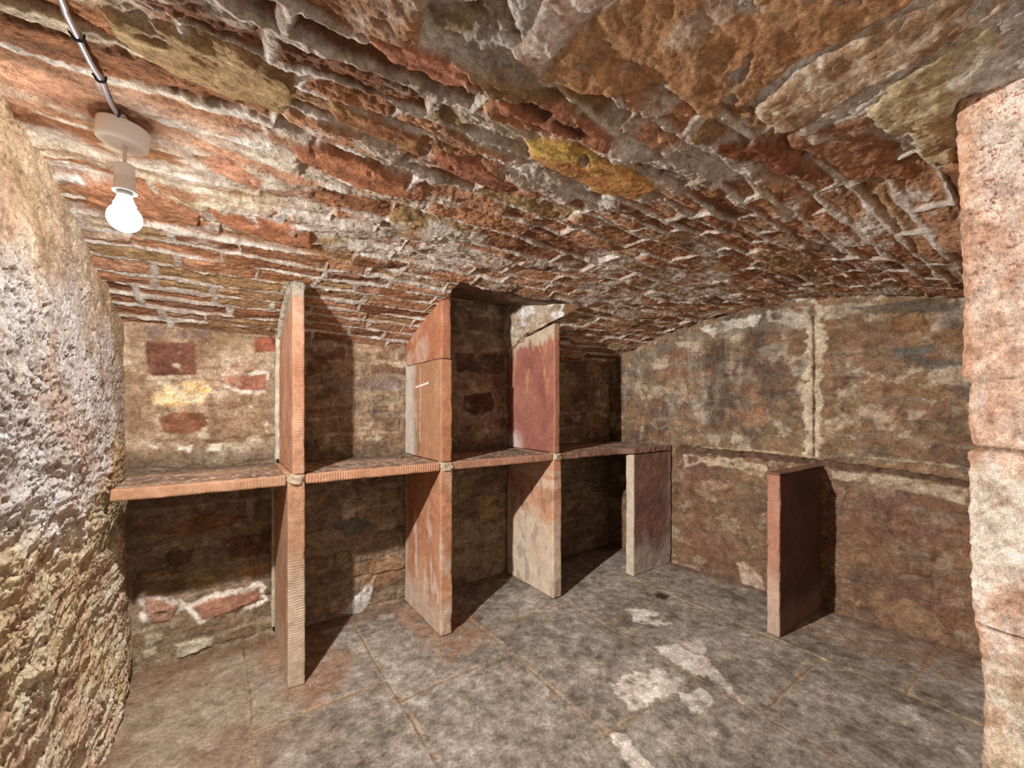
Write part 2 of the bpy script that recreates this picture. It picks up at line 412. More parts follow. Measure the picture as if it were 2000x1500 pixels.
# ================================================================== BACK WALL
xs = np.arange(-.42, 3.0, .0052); zs = np.arange(-.02, 1.97, .0052)
U, V = np.meshgrid(xs, zs, indexing='ij')
S = Surf(U, V); P = S.patch; kw = dict(conv=on_back)
e, R, lu, lv, sid = masonry(U, V, 0, 2, (.06, .13), (.12, .3), 31, warp=(.02, 4), mort=.008, mvar=.012)
mid = fbm(U*9, V*12, 2.9, 4); fine = fbm(U*35, V*45, 4.7, 4); big = fbm(U*2, V*2.5, 1.9, 3)
st = ss(-.006, .006, e+.010*mid)
S.h = st*((R[..., 0]-.4)*.012+.004*fine+(R[..., 2]-.5)*lv*.012)+(1-st)*(-.003+.004*mid)+.007*big+.003*mid
cs = ramp(R[..., 1]+.2*mid, [(116, 76, 56), (144, 106, 76), (128, 104, 78), (156, 128, 94), (132, 94, 68)])
cm = ramp(.5+.5*mid, [(134, 112, 90), (166, 138, 110), (188, 160, 130)])
S.c = mix(cm, cs, st*(.75+.25*R[..., 3]))*(1+.28*fine)[..., None]
veil = ss(.0, .6, fbm(U*5, V*6, 14.0, 5, .6))
S.c = mix(S.c, cm*(1+.2*fine)[..., None], veil*.55)
S.c = mix(S.c, lin((208, 190, 160)), ss(.3, .6, fbm(U*9, V*11, 18.0, 6, .65))*.55)
S.c = mix(S.c, lin((84, 66, 50)), ss(.25, .6, fbm(U*8, V*10, 19.0, 6, .65))*.5)
# left bay is warmer and plastered, upper part lighter
wl = ss(.35, .2, U)
S.c = mix(S.c, ramp(.5+.5*fbm(U*7, V*8, 3.2, 4), [(122, 86, 62), (158, 120, 88), (190, 160, 130), (170, 112, 82)]), wl*ss(.85, 1.0, V)*.75)
S.c = mix(S.c, lin((214, 198, 170)), wl*ss(.85, 1.0, V)*ss(.3, .6, fbm(U*11, V*13, 53.0, 6, .65))*.6)
S.c = mix(S.c, lin((120, 84, 58)), wl*ss(.85, 1.0, V)*ss(.25, .5, fbm(U*9, V*14, 57.0, 6, .65))*.6)
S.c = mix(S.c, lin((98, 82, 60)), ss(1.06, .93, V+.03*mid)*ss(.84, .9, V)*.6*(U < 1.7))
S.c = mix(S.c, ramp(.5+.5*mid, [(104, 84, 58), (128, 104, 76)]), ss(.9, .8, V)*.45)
# shade of the deep bays painted in as blotchy darkening
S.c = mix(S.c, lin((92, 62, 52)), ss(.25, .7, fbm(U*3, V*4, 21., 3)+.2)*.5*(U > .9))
P([(285,668),(382,670),(383,732),(286,734)], (118,66,50), hgt=.004, wob=.003, **kw)
P([(298,770),(330,752),(400,744),(417,760),(395,788),(350,796),(300,790)], (228,204,156), hgt=.003, col2=(212,164,88), **kw)
P([(305,815),(350,802),(395,808),(410,830),(370,850),(320,845)], (134,78,52), hgt=.003, **kw)
P([(497,660),(540,658),(542,686),(497,688)], (150,72,54), hgt=.004, wob=.003, **kw)
P([(440,733),(520,730),(522,762),(470,764),(445,752)], (166,96,78), rim=(222,206,190), rimw=.014, hgt=.004, **kw)
P([(430,704),(470,700),(485,722),(440,726)], (214,194,170), amt=.8, wob=.02, **kw)
P([(280,636),(400,640),(410,660),(290,662)], (128,104,94), amt=.8, **kw)
P([(415,650),(480,655),(480,680),(420,685)], (150,122,84), amt=.7, **kw)
P([(290,865),(320,862),(318,875),(300,878)], (226,212,190), amt=.9, wob=.012, **kw)
P([(345,868),(375,870),(372,882),(345,880)], (230,218,200), amt=.9, wob=.012, **kw)
P([(405,868),(430,868),(428,880),(405,880)], (224,210,190), amt=.9, wob=.012, **kw)
P([(318,1042),(350,1022),(420,1000),(495,1008),(440,1030),(370,1046)], (140,88,56), hgt=.004, **kw)
P([(432,1052),(528,1042),(525,1080),(450,1096)], (112,72,50), hgt=.004, **kw)
P([(322,1085),(345,1065),(378,1072),(375,1100),(330,1108)], (98,66,54), hgt=.002, **kw)
P([(360,1130),(430,1118),(425,1142),(370,1146)], (166,140,80), amt=.6, **kw)
P([(460,1110),(528,1100),(528,1122),(470,1128)], (170,124,72), amt=.7, **kw)
P([(281,1164),(318,1166),(350,1184),(332,1212),(292,1224),(283,1195)], (176,122,100), rim=(232,220,208), rimw=.02, hgt=.006, **kw)
P([(370,1185),(420,1165),(470,1155),(505,1145),(515,1170),(460,1195),(395,1214)], (172,112,88), rim=(230,216,200), rimw=.018, hgt=.006, **kw)
P([(340,1262),(370,1250),(415,1246),(415,1262),(380,1280),(345,1284)], (190,176,150), hgt=.006, **kw)
P([(285,1240),(312,1238),(305,1275),(282,1290)], (176,162,136), amt=.8, **kw)
P([(690,1170),(735,1125),(725,1170),(700,1200),(665,1198)], (196,190,186), hgt=.006, **kw)
P([(690,1095),(780,1080),(790,1130),(740,1150),(690,1130)], (156,110,72), amt=.7, **kw)
P([(640,1020),(720,1010),(740,1035),(680,1050)], (84,88,84), amt=.7, **kw)
P([(670,1000),(690,995),(695,1010),(672,1012)], (196,176,150), amt=.7, wob=.015, **kw)
P([(935,968),(985,965),(985,1012),(938,1014)], (160,124,70), amt=.8, **kw)
P([(600,700),(635,695),(650,720),(600,735)], (112,62,48), amt=.85, **kw)
P([(605,665),(660,668),(655,690),(610,690)], (178,160,138), amt=.7, **kw)
P([(650,745),(790,738),(790,760),(650,765)], (130,112,112), amt=.6, **kw)
P([(690,665),(740,668),(745,685),(690,690)], (190,150,120), amt=.6, wob=.02, **kw)
P([(890,690),(985,692),(985,730),(890,728)], (84,52,48), amt=.8, **kw)
P([(930,735),(985,735),(985,755),(930,752)], (120,76,66), amt=.8, **kw)
P([(905,770),(960,765),(968,800),(930,815),(905,800)], (96,56,48), rim=(150,130,116), rimw=.012, **kw)
Y = YB - S.h
# wall stops at the vault outside the niche
innich = (U > NX0-.02) & (U < NX1+.03)
top = np.where(innich, 1.96, vault(YB)+.05)
Zc = np.minimum(V, top)
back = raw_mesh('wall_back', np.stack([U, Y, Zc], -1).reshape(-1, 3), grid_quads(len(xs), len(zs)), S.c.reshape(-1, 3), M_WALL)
tag(back, kind='structure')

# ================================================================== RIGHT WALL  (u = y, v = z)
ys = np.arange(.10, 2.56, .005); zs = np.arange(-.02, 1.90, .005)
U, V = np.meshgrid(ys, zs, indexing='ij')
S = Surf(U, V); P = S.patch; kw = dict(conv=on_right)
e, R, lu, lv, sid = masonry(U, V, 0, 2, (.07, .17), (.14, .34), 47, warp=(.03, 4), mort=.008, mvar=.014)
mid = fbm(U*9, V*12, 12.9, 4); fine = fbm(U*35, V*45, 14.7, 4); big = fbm(U*2, V*2.5, 11.9, 3)
st = ss(-.006, .006, e+.012*mid)
S.h = st*((R[..., 0]-.4)*.010+.003*fine)+(1-st)*(-.002+.004*mid)+.010*big+.004*mid
S.c = mix(ramp(.5+.5*mid, [(122, 100, 80), (156, 128, 102)]), ramp(R[..., 1]+.25*mid, [(116, 76, 54), (138, 98, 66), (148, 110, 72), (126, 98, 72), (140, 92, 66)]), st*.9)
S.c = S.c*(1+.3*fine)[..., None]
veil = ss(-.1, .6, fbm(U*4, V*5, 24.0, 4))
S.c = mix(S.c, lin((140, 106, 74))*(1+.35*mid)[..., None], veil*.55)
S.c = mix(S.c, lin((196, 176, 148)), ss(.18, .5, fbm(U*8, V*9, 91.0, 6, .65))*.62)
S.c = mix(S.c, lin((84, 70, 64)), ss(.15, .5, fbm(U*7+3, V*9, 95.0, 6, .65))*.6)
S.c = mix(S.c, lin((124, 78, 62)), ss(.0, .5, fbm(U*3+3, V*4, 97.0, 5, .6))*ss(.95, .75, V)*.6)
run = ss(-.1, .9, fbm(U*26, V*3.5, 6.0, 5, .6))*ss(1.2, 1.5, U)*ss(1.0, 1.2, V)          # lime runs
S.c = mix(S.c, lin((168, 156, 138)), run*.55)
S.c = mix(S.c, lin((58, 44, 36)), ss(.3, .7, fbm(U*4, V*3, 31., 4))*.6*ss(1.1, 1.4, U))
P([(1225,700),(1330,655),(1400,632),(1480,612),(1590,598),(1590,640),(1500,640),(1430,655),(1350,668),(1300,690),(1225,725)], (120,108,90), amt=.6, **kw)
P([(1365,640),(1440,622),(1490,612),(1480,640),(1440,640),(1390,655)], (206,196,176), amt=.85, wob=.02, **kw)
P([(1495,607),(1580,600),(1575,640),(1530,636),(1500,625)], (196,182,160), amt=.7, wob=.02, **kw)
P([(1600,600),(1650,592),(1740,590),(1650,620),(1610,625)], (176,162,138), amt=.7, wob=.015, **kw)
P([(1740,620),(1800,605),(1815,645),(1740,645)], (140,94,58), hgt=.010, **kw)
P([(1320,668),(1365,665),(1366,680),(1325,680)], (196,174,146), amt=.7, **kw)
P([(1660,600),(1740,590),(1870,578),(1875,600),(1800,612),(1700,612)], (88,76,62), amt=.8, **kw)
P([(1740,680),(1830,672),(1825,688),(1780,698),(1745,695)], (92,92,86), amt=.8, **kw)
P([(1775,700),(1880,704),(1880,716),(1812,722)], (84,86,82), amt=.7, **kw)
P([(1545,715),(1572,702),(1572,735),(1550,735)], (150,146,124), amt=.8, **kw)
P([(1435,805),(1500,796),(1500,830),(1440,835)], (158,104,72), amt=.7, hgt=.006, **kw)
P([(1480,680),(1540,665),(1530,690),(1490,700)], (150,140,122), amt=.6, **kw)
P([(1620,790),(1680,775),(1680,800),(1630,805)], (144,122,84), amt=.6, **kw)
P([(1800,650),(1880,640),(1880,690),(1830,670)], (128,84,48), amt=.6, **kw)
P([(1780,820),(1890,812),(1890,855),(1800,850)], (112,86,58), amt=.8, **kw)
# vertical scar where an upper partition once met the wall
S.line([(1588,600),(1592,700),(1586,760),(1590,830),(1588,900)], (206,184,152), .044, conv=on_right, wob=.030, amt=.9, hgt=.008, soft=.007)
S.line([(1588,620),(1590,720),(1591,800),(1590,890)], (110,74,54), .0055, conv=on_right, wob=.004, hgt=-.010)
# slot where the old shelf ran
S.line([(1330,876),(1450,888),(1573,900),(1720,920),(1890,945)], (104,72,52), .018, conv=on_right, wob=.012, hgt=-.02)
S.line([(1370,874),(1470,880),(1573,891)], (190,160,124), .006, conv=on_right, wob=.008, hgt=.008)
S.line([(1690,893),(1790,902),(1890,915)], (172,146,112), .007, conv=on_right, wob=.012, hgt=.01)
P([(1335,888),(1450,898),(1500,912),(1490,932),(1430,915),(1370,905),(1335,915)], (196,172,138), amt=.85, wob=.015, **kw)
P([(1615,915),(1700,925),(1890,955),(1890,985),(1800,965),(1700,945),(1625,935)], (186,164,134), amt=.85, wob=.02, **kw)
P([(1370,938),(1425,938),(1420,955),(1375,952)], (196,150,120), amt=.7, wob=.01, **kw)
P([(1440,1100),(1460,1098),(1490,1135),(1495,1152),(1450,1140)], (214,186,160), amt=.9, wob=.015, **kw)
P([(1730,1190),(1770,1165),(1840,1210),(1835,1245),(1760,1225)], (158,130,92), amt=.7, **kw)
P([(1760,985),(1850,1000),(1880,1030),(1820,1040)], (150,134,112), amt=.5, wob=.02, **kw)
P([(1860,1230),(1905,1230),(1910,1275),(1870,1255)], (166,150,128), amt=.7, **kw)
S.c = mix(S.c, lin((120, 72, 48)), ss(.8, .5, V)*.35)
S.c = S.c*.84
X = xr(U) - S.h
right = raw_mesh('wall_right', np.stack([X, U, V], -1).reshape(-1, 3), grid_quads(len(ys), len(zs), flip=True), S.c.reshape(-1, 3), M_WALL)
tag(right, kind='structure')

# ================================================================== LEFT WALL  (u = y, v = z)
ys = spaced(-.75, 2.56, lambda t: .012 if t < .85 else .0032); zs = np.arange(-.02, 1.88, .0034)
U, V = np.meshgrid(ys, zs, indexing='ij')
S = Surf(U, V); P = S.patch; kw = dict(conv=on_left)
wu = U+.04*fbm(U*4, V*4, 3.0, 4); wv = V+.04*fbm(U*4, V*4, 6.0, 4)
low = ss(1.25, .85, V+.15*fbm(U*3, V*3, 13.0, 2))
big = fbm(U*2.4, V*2.4, 41.0, 3); mid = fbm(U*9, V*11, 4.1, 6, .6); fine = fbm(U*45, V*50, 9.3, 4, .65)
bed = fbm(wu*4, wv*24, 12.0, 6, .6); bf = bed*3.4; bedstep = np.floor(bf)+ss(.7, 1, bf-np.floor(bf))
pits = ss(.42, .7, fbm(U*26, V*30, 17.0, 4, .6))
S.h = .026*big+.006*mid+.003*fine-.007*pits+low*(.0028*bedstep+.005*bed)+(1-low)*(.001*bedstep+.003*bed)
S.h -= .02*ss(1.55, 1.75, V)
S.h *= ss(2.56, 2.35, U)*.6+.4
t = .5+.5*fbm(U*6, V*6, 22.0, 4)
tan = ramp(t, [(196, 160, 112), (220, 192, 150), (232, 212, 180), (222, 184, 156)])
wht = ramp(.5+.6*mid, [(206, 190, 178), (228, 218, 212), (238, 232, 230)])
wm = ss(-.15, .25, .9-abs(V-1.25)*2.4+.7*fbm(U*3, V*3, 33.0, 4)-.45*ss(2.1, 2.4, U))
S.c = mix(tan, wht, wm)
S.c = mix(S.c, lin((196, 152, 122)), ss(.3, .6, fbm(U*6, V*6, 51., 3))*.6)
S.c = mix(S.c, lin((150, 116, 90)), pits*.3)
cn = fbm(U*10, V*12, 27.0, 5, .62); crack = ss(.045, .0, np.abs(cn))*ss(.0, .5, fbm(U*4, V*4, 29.0, 3)+.25)
cn2 = fbm(U*17, V*34, 37.0, 4, .6); crack = np.maximum(crack, ss(.05, .0, np.abs(cn2))*ss(.1, .5, fbm(U*7, V*7, 39.0, 3)+.15))
S.h -= .008*crack; S.c = mix(S.c, lin((118, 88, 66)), crack*.6)
spk = ss(.38, .6, fbm(U*48, V*55, 47.0, 3, .6)); S.h -= .006*spk; S.c = mix(S.c, lin((110, 80, 62)), spk*.6)
S.c = mix(S.c, ramp(.5+.6*fbm(U*9, V*9, 67.0, 5), [(152, 112, 78), (202, 164, 122), (228, 196, 164)]), ss(1.42, 1.60, V+.10*fbm(U*5, V*5, 63.0, 3))*.75)
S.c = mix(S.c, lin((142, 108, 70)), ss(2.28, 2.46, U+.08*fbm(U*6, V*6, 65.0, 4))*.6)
S.c = mix(S.c, lin((150, 122, 56)), ss(.42, .7, fbm(U*5, V*5, 61., 3))*.6*(1-wm))
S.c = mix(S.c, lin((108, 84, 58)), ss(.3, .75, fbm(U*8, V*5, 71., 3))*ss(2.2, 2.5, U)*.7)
P([(0,230),(30,240),(60,330),(50,470),(0,500)], (214,166,132), conv=on_left, amt=.7)
P([(130,985),(170,1010),(160,1030),(120,1020)], (160,136,110), amt=.5, **kw)
S.c = np.minimum(S.c*(1+.16*low[..., None]), .9)  # lower wall lightened in colour to make up for the grazing lamp light
X = -.345 + S.h + .02*ss(.5, .0, V)
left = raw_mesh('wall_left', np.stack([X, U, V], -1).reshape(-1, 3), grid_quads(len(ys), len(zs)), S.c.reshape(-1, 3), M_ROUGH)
tag(left, kind='structure')

# ================================================================== FLOOR
xs = np.arange(-.42, 3.12, .005); ys = spaced(-.75, YB+.03, lambda t: .012 if t < .2 else .005)
U, V = np.meshgrid(xs, ys, indexing='ij')
S = Surf(U, V); P = S.patch; kw = dict(conv=on_floor)
mid = fbm(U*8, V*8, 72.9, 5); fine = fbm(U*50, V*50, 74.7, 4); big = fbm(U*2, V*2, 71.9, 3)
S.h = .004*big+.0015*mid+.0008*fine
tone = fbm(U*26, V*26, 15.0, 6, .74)+.55*fbm(U*4, V*4, 25., 4)
S.c = ramp(.5+.55*tone, [(106, 93, 80), (144, 130, 115), (170, 156, 141), (204, 192, 178)])
S.c = mix(S.c, lin((100, 90, 80)), ss(.1, .6, fbm(U*6, V*6, 81., 6, .65))*.45)
S.c = mix(S.c, lin((150, 112, 82)), ss(.45, -.1, U+.15*mid)*.75)                     # red dust near the left wall
S.c = mix(S.c, lin((176, 160, 136)), ss(.2, .5, fbm(U*3.5, V*3.5, 85., 4))*.4*ss(.7, .2, U))
JO = (128, 102, 78)
jt = dict(w=.0035, wob=.004, hgt=-.005, amt=.75)
def J(a, b_, c=JO, **k):
    kk = dict(jt); kk.update(k)
    n = max(2, int(math.dist(a, b_)/.25)+1)
    pts = [(a[0]+(b_[0]-a[0])*i/n+.006*math.sin(i*2.3+a[0]*9), a[1]+(b_[1]-a[1])*i/n+.006*math.sin(i*1.7+a[1]*7)) for i in range(n+1)]
    S.line(pts, (184, 154, 118), .009, wob=.012, amt=.65, soft=.006)
    S.line(pts, c, **kk)
strips = [(-.4, .1), (.1, .6), (.6, 1.165), (1.165, 1.74), (1.74, 2.36), (2.36, 3.1)]
for x in (.1, .6, 1.165, 1.74, 2.36): J((x, -.7), (x, 2.52))
for (s, ysj) in ((0, (1.3, .3)), (1, (1.81, .95, .1)), (2, (1.67, .75, -.1)), (3, (1.92, 1.055, .2)), (4, (1.61, .79, .0)), (5, (2.0, .5))):
    for yj in ysj: J((strips[s][0], yj), (strips[s][1], yj+.01))
# slab-to-slab level and tone differences
for s, (x0, x1) in enumerate(strips):
    m = ss(x0-.003, x0+.003, U)*ss(x1+.003, x1-.003, U)
    S.h += m*[0, .002, -.002, .001, -.001, .002][s]
WH = (232, 222, 206)
P([(1225,1190),(1262,1186),(1290,1200),(1312,1218),(1280,1220),(1240,1212)], WH, amt=.9, wob=.03, **kw)
P([(1275,1262),(1320,1255),(1370,1280),(1400,1312),(1360,1318),(1310,1290)], WH, amt=.9, wob=.03, **kw)
P([(1190,1330),(1240,1310),(1300,1300),(1340,1330),(1300,1360),(1240,1390),(1210,1365)], (236,224,206), amt=.95, wob=.035, **kw)
P([(1335,1255),(1370,1252),(1385,1290),(1420,1330),(1450,1370),(1400,1330),(1360,1300)], (222,210,194), amt=.85, wob=.03, **kw)
P([(1330,1355),(1370,1340),(1400,1375),(1350,1390)], WH, amt=.85, wob=.03, **kw)
P([(1190,1432),(1225,1432),(1260,1480),(1300,1530),(1240,1520),(1210,1470)], (230,220,206), amt=.9, wob=.02, **kw)
P([(1600,1225),(1635,1222),(1655,1262),(1620,1255)], (176,160,136), amt=.8, wob=.02, **kw)
P([(985,1305),(1010,1305),(1012,1322),(988,1322)], (180,168,150), amt=.8, wob=.01, **kw)
P([(280,1370),(420,1330),(470,1350),(400,1420),(300,1480),(240,1490)], (160,140,112), amt=.6, wob=.05, **kw)
RU = (164, 108, 74)
for (pp, am) in (([(500,1235),(535,1340),(600,1390),(660,1360),(700,1280),(600,1230)], .65), ([(740,1180),(830,1250),(880,1290),(960,1245),(900,1180)], .65),
                 ([(480,1240),(540,1235),(560,1280),(500,1290)], .5), ([(1500,1215),(1620,1210),(1900,1280),(1910,1340),(1750,1300),(1620,1250)], .45)):
    P(pp, RU, amt=am, wob=.05, soft=.05, **kw)
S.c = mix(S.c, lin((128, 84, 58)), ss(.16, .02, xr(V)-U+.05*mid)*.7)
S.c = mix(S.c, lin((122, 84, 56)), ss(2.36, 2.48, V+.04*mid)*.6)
# missing corner of one flag
P([(1275,1158),(1290,1152),(1312,1158),(1300,1168),(1283,1166)], (70,44,32), hgt=-.02, wob=.006, **kw)
S.c = S.c*.80
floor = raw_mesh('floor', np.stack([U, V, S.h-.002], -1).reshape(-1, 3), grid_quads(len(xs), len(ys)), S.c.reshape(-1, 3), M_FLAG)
tag(floor, kind='structure')

# ================================================================== NEAR WALL with the door jamb (wall_front)
zs = np.arange(-.02, 1.88, .003)
prof = [(190,1866),(300,1868),(480,1876),(560,1879),(700,1876),(738,1878),(748,1890),(800,1888),(862,1894),(874,1900),(884,1888),(1000,1889),(1070,1893),(1150,1891),(1220,1902),(1260,1915),(1340,1918),(1500,1915)]
ph = np.array([CAM_H+(795-p[0])/818*.85 for p in prof])[::-1]; pp = np.array([p[1] for p in prof])[::-1]
yc = .174-(np.interp(zs, ph, pp)-1880)/1400.+.0015*noise(zs*60, 1.0)+.001*noise(zs*160, 2.0)
# path around the corner: reveal (x = 1.236, y from -.75 to yc), round corner, then the inner face along x
sA = np.concatenate([np.arange(-.75, -.02, .015), np.arange(-.02, .155, .0018)])
arc = np.linspace(0, math.pi/2, 14)[1:]
sB = np.concatenate([np.arange(.03, .3, .006), np.arange(.3, 1.95, .02)])
pts = []
rc = .018
for k, z in enumerate(zs):
    Yc = yc[k]
    a = np.stack([np.full(len(sA), 1.236), np.minimum(sA, Yc-rc)+0*sA], 1)
    tt = (sA+.75)/(.155+.75); a[:, 1] = np.where(sA < 0.0, sA, 0.0+(sA-0)/(.155)*(Yc-rc))
    bq = np.stack([1.236+rc-rc*np.cos(arc), Yc-rc+rc*np.sin(arc)], 1)
    cq = np.stack([1.236+sB, np.full(len(sB), Yc)], 1)
    pts.append(np.concatenate([a, bq, cq]))
pts = np.array(pts)                      # nz, ns, 2
PX = pts[..., 0]; PY = pts[..., 1]; PZ = np.broadcast_to(zs[:, None], PX.shape)
NX = np.zeros_like(PX); NY = np.zeros_like(PX)
na = len(sA); nb = len(arc)
NX[:, :na] = -1; NX[:, na:na+nb] = -np.cos(arc); NY[:, na:na+nb] = np.sin(arc); NY[:, na+nb:] = 1
n1 = fbm(PX*14+PY*14, PZ*20, PX*9, 5); n2 = fbm(PX*60, PY*60, PZ*60, 4)
lay = fbm(PX*8, PY*14, PZ*9, 4)
q0 = fbm(PX*50+PY*50, PZ*40, 4., 5, .7)
hj = .0025*n1+.0015*n2+.0012*q0
jz = [CAM_H+(795-y)/818*.83 for y in (742, 876, 1225)]
gap = 0
for i, z0 in enumerate(jz):
    zz = z0+.004*noise(PY*25+PX*4, i*3.+.5)+(PY-.13)*.05
    gap = np.maximum(gap, ss([.0015, .008, .004][i], 0, np.abs(PZ-zz)))
hj -= .012*gap
PX = PX+NX*hj; PY = PY+NY*hj
q1 = fbm(PX*40+PY*40, PZ*24, PX*9, 6, .68); q2 = fbm(PY*150, PX*150, PZ*190, 4, .75)
red = ramp(.5+.5*q1, [(200, 138, 108), (218, 164, 136), (230, 190, 166), (236, 214, 196)])
wash = ss(-.2, .5, fbm(PY*30, PX*20, PZ*9+4, 5, .6)+.35*np.sin(PZ*8+.6))
cj = mix(red, lin((234, 216, 204)), wash*.62)
cj = mix(cj, lin((166, 92, 74)), ss(.2, .55, q2)*.75*ss(1.2, 1.5, PZ+.1*n1)+ss(.3, .6, q2)*.35)
cj = mix(cj, lin((206, 138, 98)), ss(.150, .172, PY)*ss(1.0, 1.1, PZ)*.6)
cj = mix(cj, lin((228, 216, 196)), ss(1.10, 1.04, PZ+.03*n1)*ss(.84, .94, PZ+.03*n1)*.75)
swirl = ss(.0, .6, fbm(PY*14, PX*8, PZ*46+np.sin(PY*40)*1.5, 5, .6))
cj = mix(cj, ramp(.5+.6*q1, [(170, 134, 100), (214, 188, 158), (232, 220, 204)]), ss(.76, .66, PZ+.03*n1)*.85)
cj = mix(cj, lin((184, 118, 90)), swirl*.45*ss(1.15, 1.0, PZ))
cj = cj*(1+.15*n2)[..., None]
cj = mix(cj, lin((120, 84, 62)), gap*.7)
front = raw_mesh('wall_front', np.stack([PX, PY, PZ], -1).reshape(-1, 3), grid_quads(PX.shape[0], PX.shape[1], flip=False), cj.reshape(-1, 3), M_WALL)
tag(front, kind='structure')

# ================================================================== STONE SLABS
def box_slab(name, x0, x1, y0, y1, z0, z1, res=.006, seed=1, amp=.0025, tool=None, toolres=.0022, colfn=None, ztop=None, yfront=None, parent=None, mat=None, warp=.0018, chip=.006, origin=None):
    """a sawn slab: six gridded faces that share one displacement field of position"""
    def axis(a, b, r): return np.linspace(a, b, max(2, int(round((b-a)/r))+1))
    rz = toolres if tool == 'h' else res; rx = toolres if tool == 'v' else res
    ax, ay, az = axis(x0, x1, min(rx, (x1-x0)/6)), axis(y0, y1, res), axis(z0, z1, min(rz, (z1-z0)/6))
    V_, Q_ = [], []; off = 0
    def face(A, B, fn, flip):
        nonlocal off
        a, b_ = np.meshgrid(A, B, indexing='ij')
        V_.append(fn(a, b_).reshape(-1, 3)); Q_.append(grid_quads(len(A), len(B), off, flip)); off += a.size
    face(ax, az, lambda a, b_: np.stack([a, np.full(a.shape, y0), b_], -1), False)
    face(ax, az, lambda a, b_: np.stack([a, np.full(a.shape, y1), b_], -1), True)
    face(ay, az, lambda a, b_: np.stack([np.full(a.shape, x0), a, b_], -1), True)
    face(ay, az, lambda a, b_: np.stack([np.full(a.shape, x1), a, b_], -1), False)
    face(ax, ay, lambda a, b_: np.stack([a, b_, np.full(a.shape, z0)], -1), True)
    face(ax, ay, lambda a, b_: np.stack([a, b_, np.full(a.shape, z1)], -1), False)
    p = np.concatenate(V_); q = np.concatenate(Q_)
    x, y, z = p.T.copy()
    s = seed*3.7
    # distance from the two nearest box edges -> round and chip the arrises
    fx = np.minimum(x-x0, x1-x); fy = np.minimum(y-y0, y1-y); fz = np.minimum(z-z0, z1-z)
    r = .006+chip*ss(.1, .8, fbm(x*12, y*12, z*12+s, 3))
    cx, cy, cz = np.maximum(r-fx, 0), np.maximum(r-fy, 0), np.maximum(r-fz, 0)
    L = np.sqrt(cx**2+cy**2+cz**2)+1e-9
    k = np.where(((cx > 0).astype(int)+(cy > 0)+(cz > 0)) > 1, np.maximum(L-r, 0)/L, 0)
    sx = np.where(x-x0 < x1-x, 1, -1); sy = np.where(y-y0 < y1-y, 1, -1); sz = np.where(z-z0 < z1-z, 1, -1)
    dx = sx*cx*k; dy = sy*cy*k; dz = sz*cz*k
    bend = warp*fbm(y*2.2, z*2.2, x*2.2+s, 2)
    fr = np.clip(1-(y-y0)/.012, 0, 1); frx = np.clip(1-(x-x0)/.012, 0, 1)
    dx = dx+amp*.6*fbm(x*20, y*20, z*20+s, 4)+bend*(1 if (x1-x0) < (y1-y0) else 0)
    dy = dy+amp*fbm(x*20, y*20, z*20+s+9, 4)+(bend if (x1-x0) > (y1-y0) else 0)
    dz = dz+amp*.7*fbm(x*16, y*16, z*16+s+17, 3)
    if tool == 'h':      # horizontal tool marks down the front edge
        g = np.sin((z+.008*fbm(x*20, z*14, s, 3))*2*math.pi/.0105)
        e_ = .0010*g*ss(-.3, .5, fbm(x*14, z*7, s+3, 4)+.25)
        if (x1-x0) < (y1-y0): dy = dy+fr*e_
        else: dx = dx+frx*e_
    if tool == 'v':      # upright tool marks along a shelf edge
        g = np.sin((x+.006*fbm(x*14, z*12, s, 3))*2*math.pi/.0115)
        dy = dy+fr*.0017*g*ss(-.4, .4, fbm(x*7, z*9, s+3, 4)+.3)
    col = colfn(x, y, z)
    if ztop is not None:
        tz = ztop(y, x); z = z0+(z-z0)*(tz-z0)/(z1-z0)
    if yfront is not None:
        y = y1-(y1-y)*(y1-yfront(x))/(y1-y0)
    P3 = np.stack([x+dx, y+dy, z+dz], -1)
    # weld the seams
    key = np.round(p*20000).astype(np.int64); kk = key[:, 0]*10**12+key[:, 1]*10**6+key[:, 2]
    _, first, inv = np.unique(kk, return_index=True, return_inverse=True)
    P3 = P3[first]; col = col[first]; q = inv.reshape(-1)[q]
    o = raw_mesh(name, P3-(np.array(origin) if origin else 0), q, col, mat or M_SLAB, parent)
    if origin: o.location = origin if not parent else (0, 0, 0)
    return o

ORG = [(178, 118, 84), (194, 136, 100), (206, 156, 124)]
def base_col(x, y, z, s, cols=ORG, str_=.1):
    t = .5+.5*fbm(x*6, y*9, z*6+s, 4)
    c = ramp(t, cols)
    return c*(1+str_*fbm(x*50, y*50, z*50+s, 3))[..., None]
def pale(c, m, col=(206, 184, 160)): return mix(c, lin(col), np.clip(m, 0, 1))

def lump(name, cx, cy, cz, rx, ry, rz, seed, parent, loc0, col=(186, 168, 144), n=26):
    """a hand-pressed mortar dab"""
    th = np.linspace(0, math.pi, n); ph_ = np.linspace(0, 2*math.pi, 2*n)
    T, F = np.meshgrid(th, ph_, indexing='ij')
    X_, Y_, Z_ = np.sin(T)*np.cos(F), np.sin(T)*np.sin(F), np.cos(T)
    sg = lambda v, p=.7: np.sign(v)*np.abs(v)**p
    r = 1+.28*fbm(X_*1.8+seed, Y_*1.8, Z_*1.8, 4)
    p = np.stack([cx+rx*sg(X_)*r, cy+ry*sg(Y_)*r, cz+rz*sg(Z_)*r], -1).reshape(-1, 3)
    c = (lin(col)*(1+.2*fbm(X_*6+seed, Y_*6, Z_*6, 3))[..., None]).reshape(-1, 3)
    return raw_mesh(name, p-np.array(loc0), grid_quads(n, 2*n), c, M_MORT, parent)

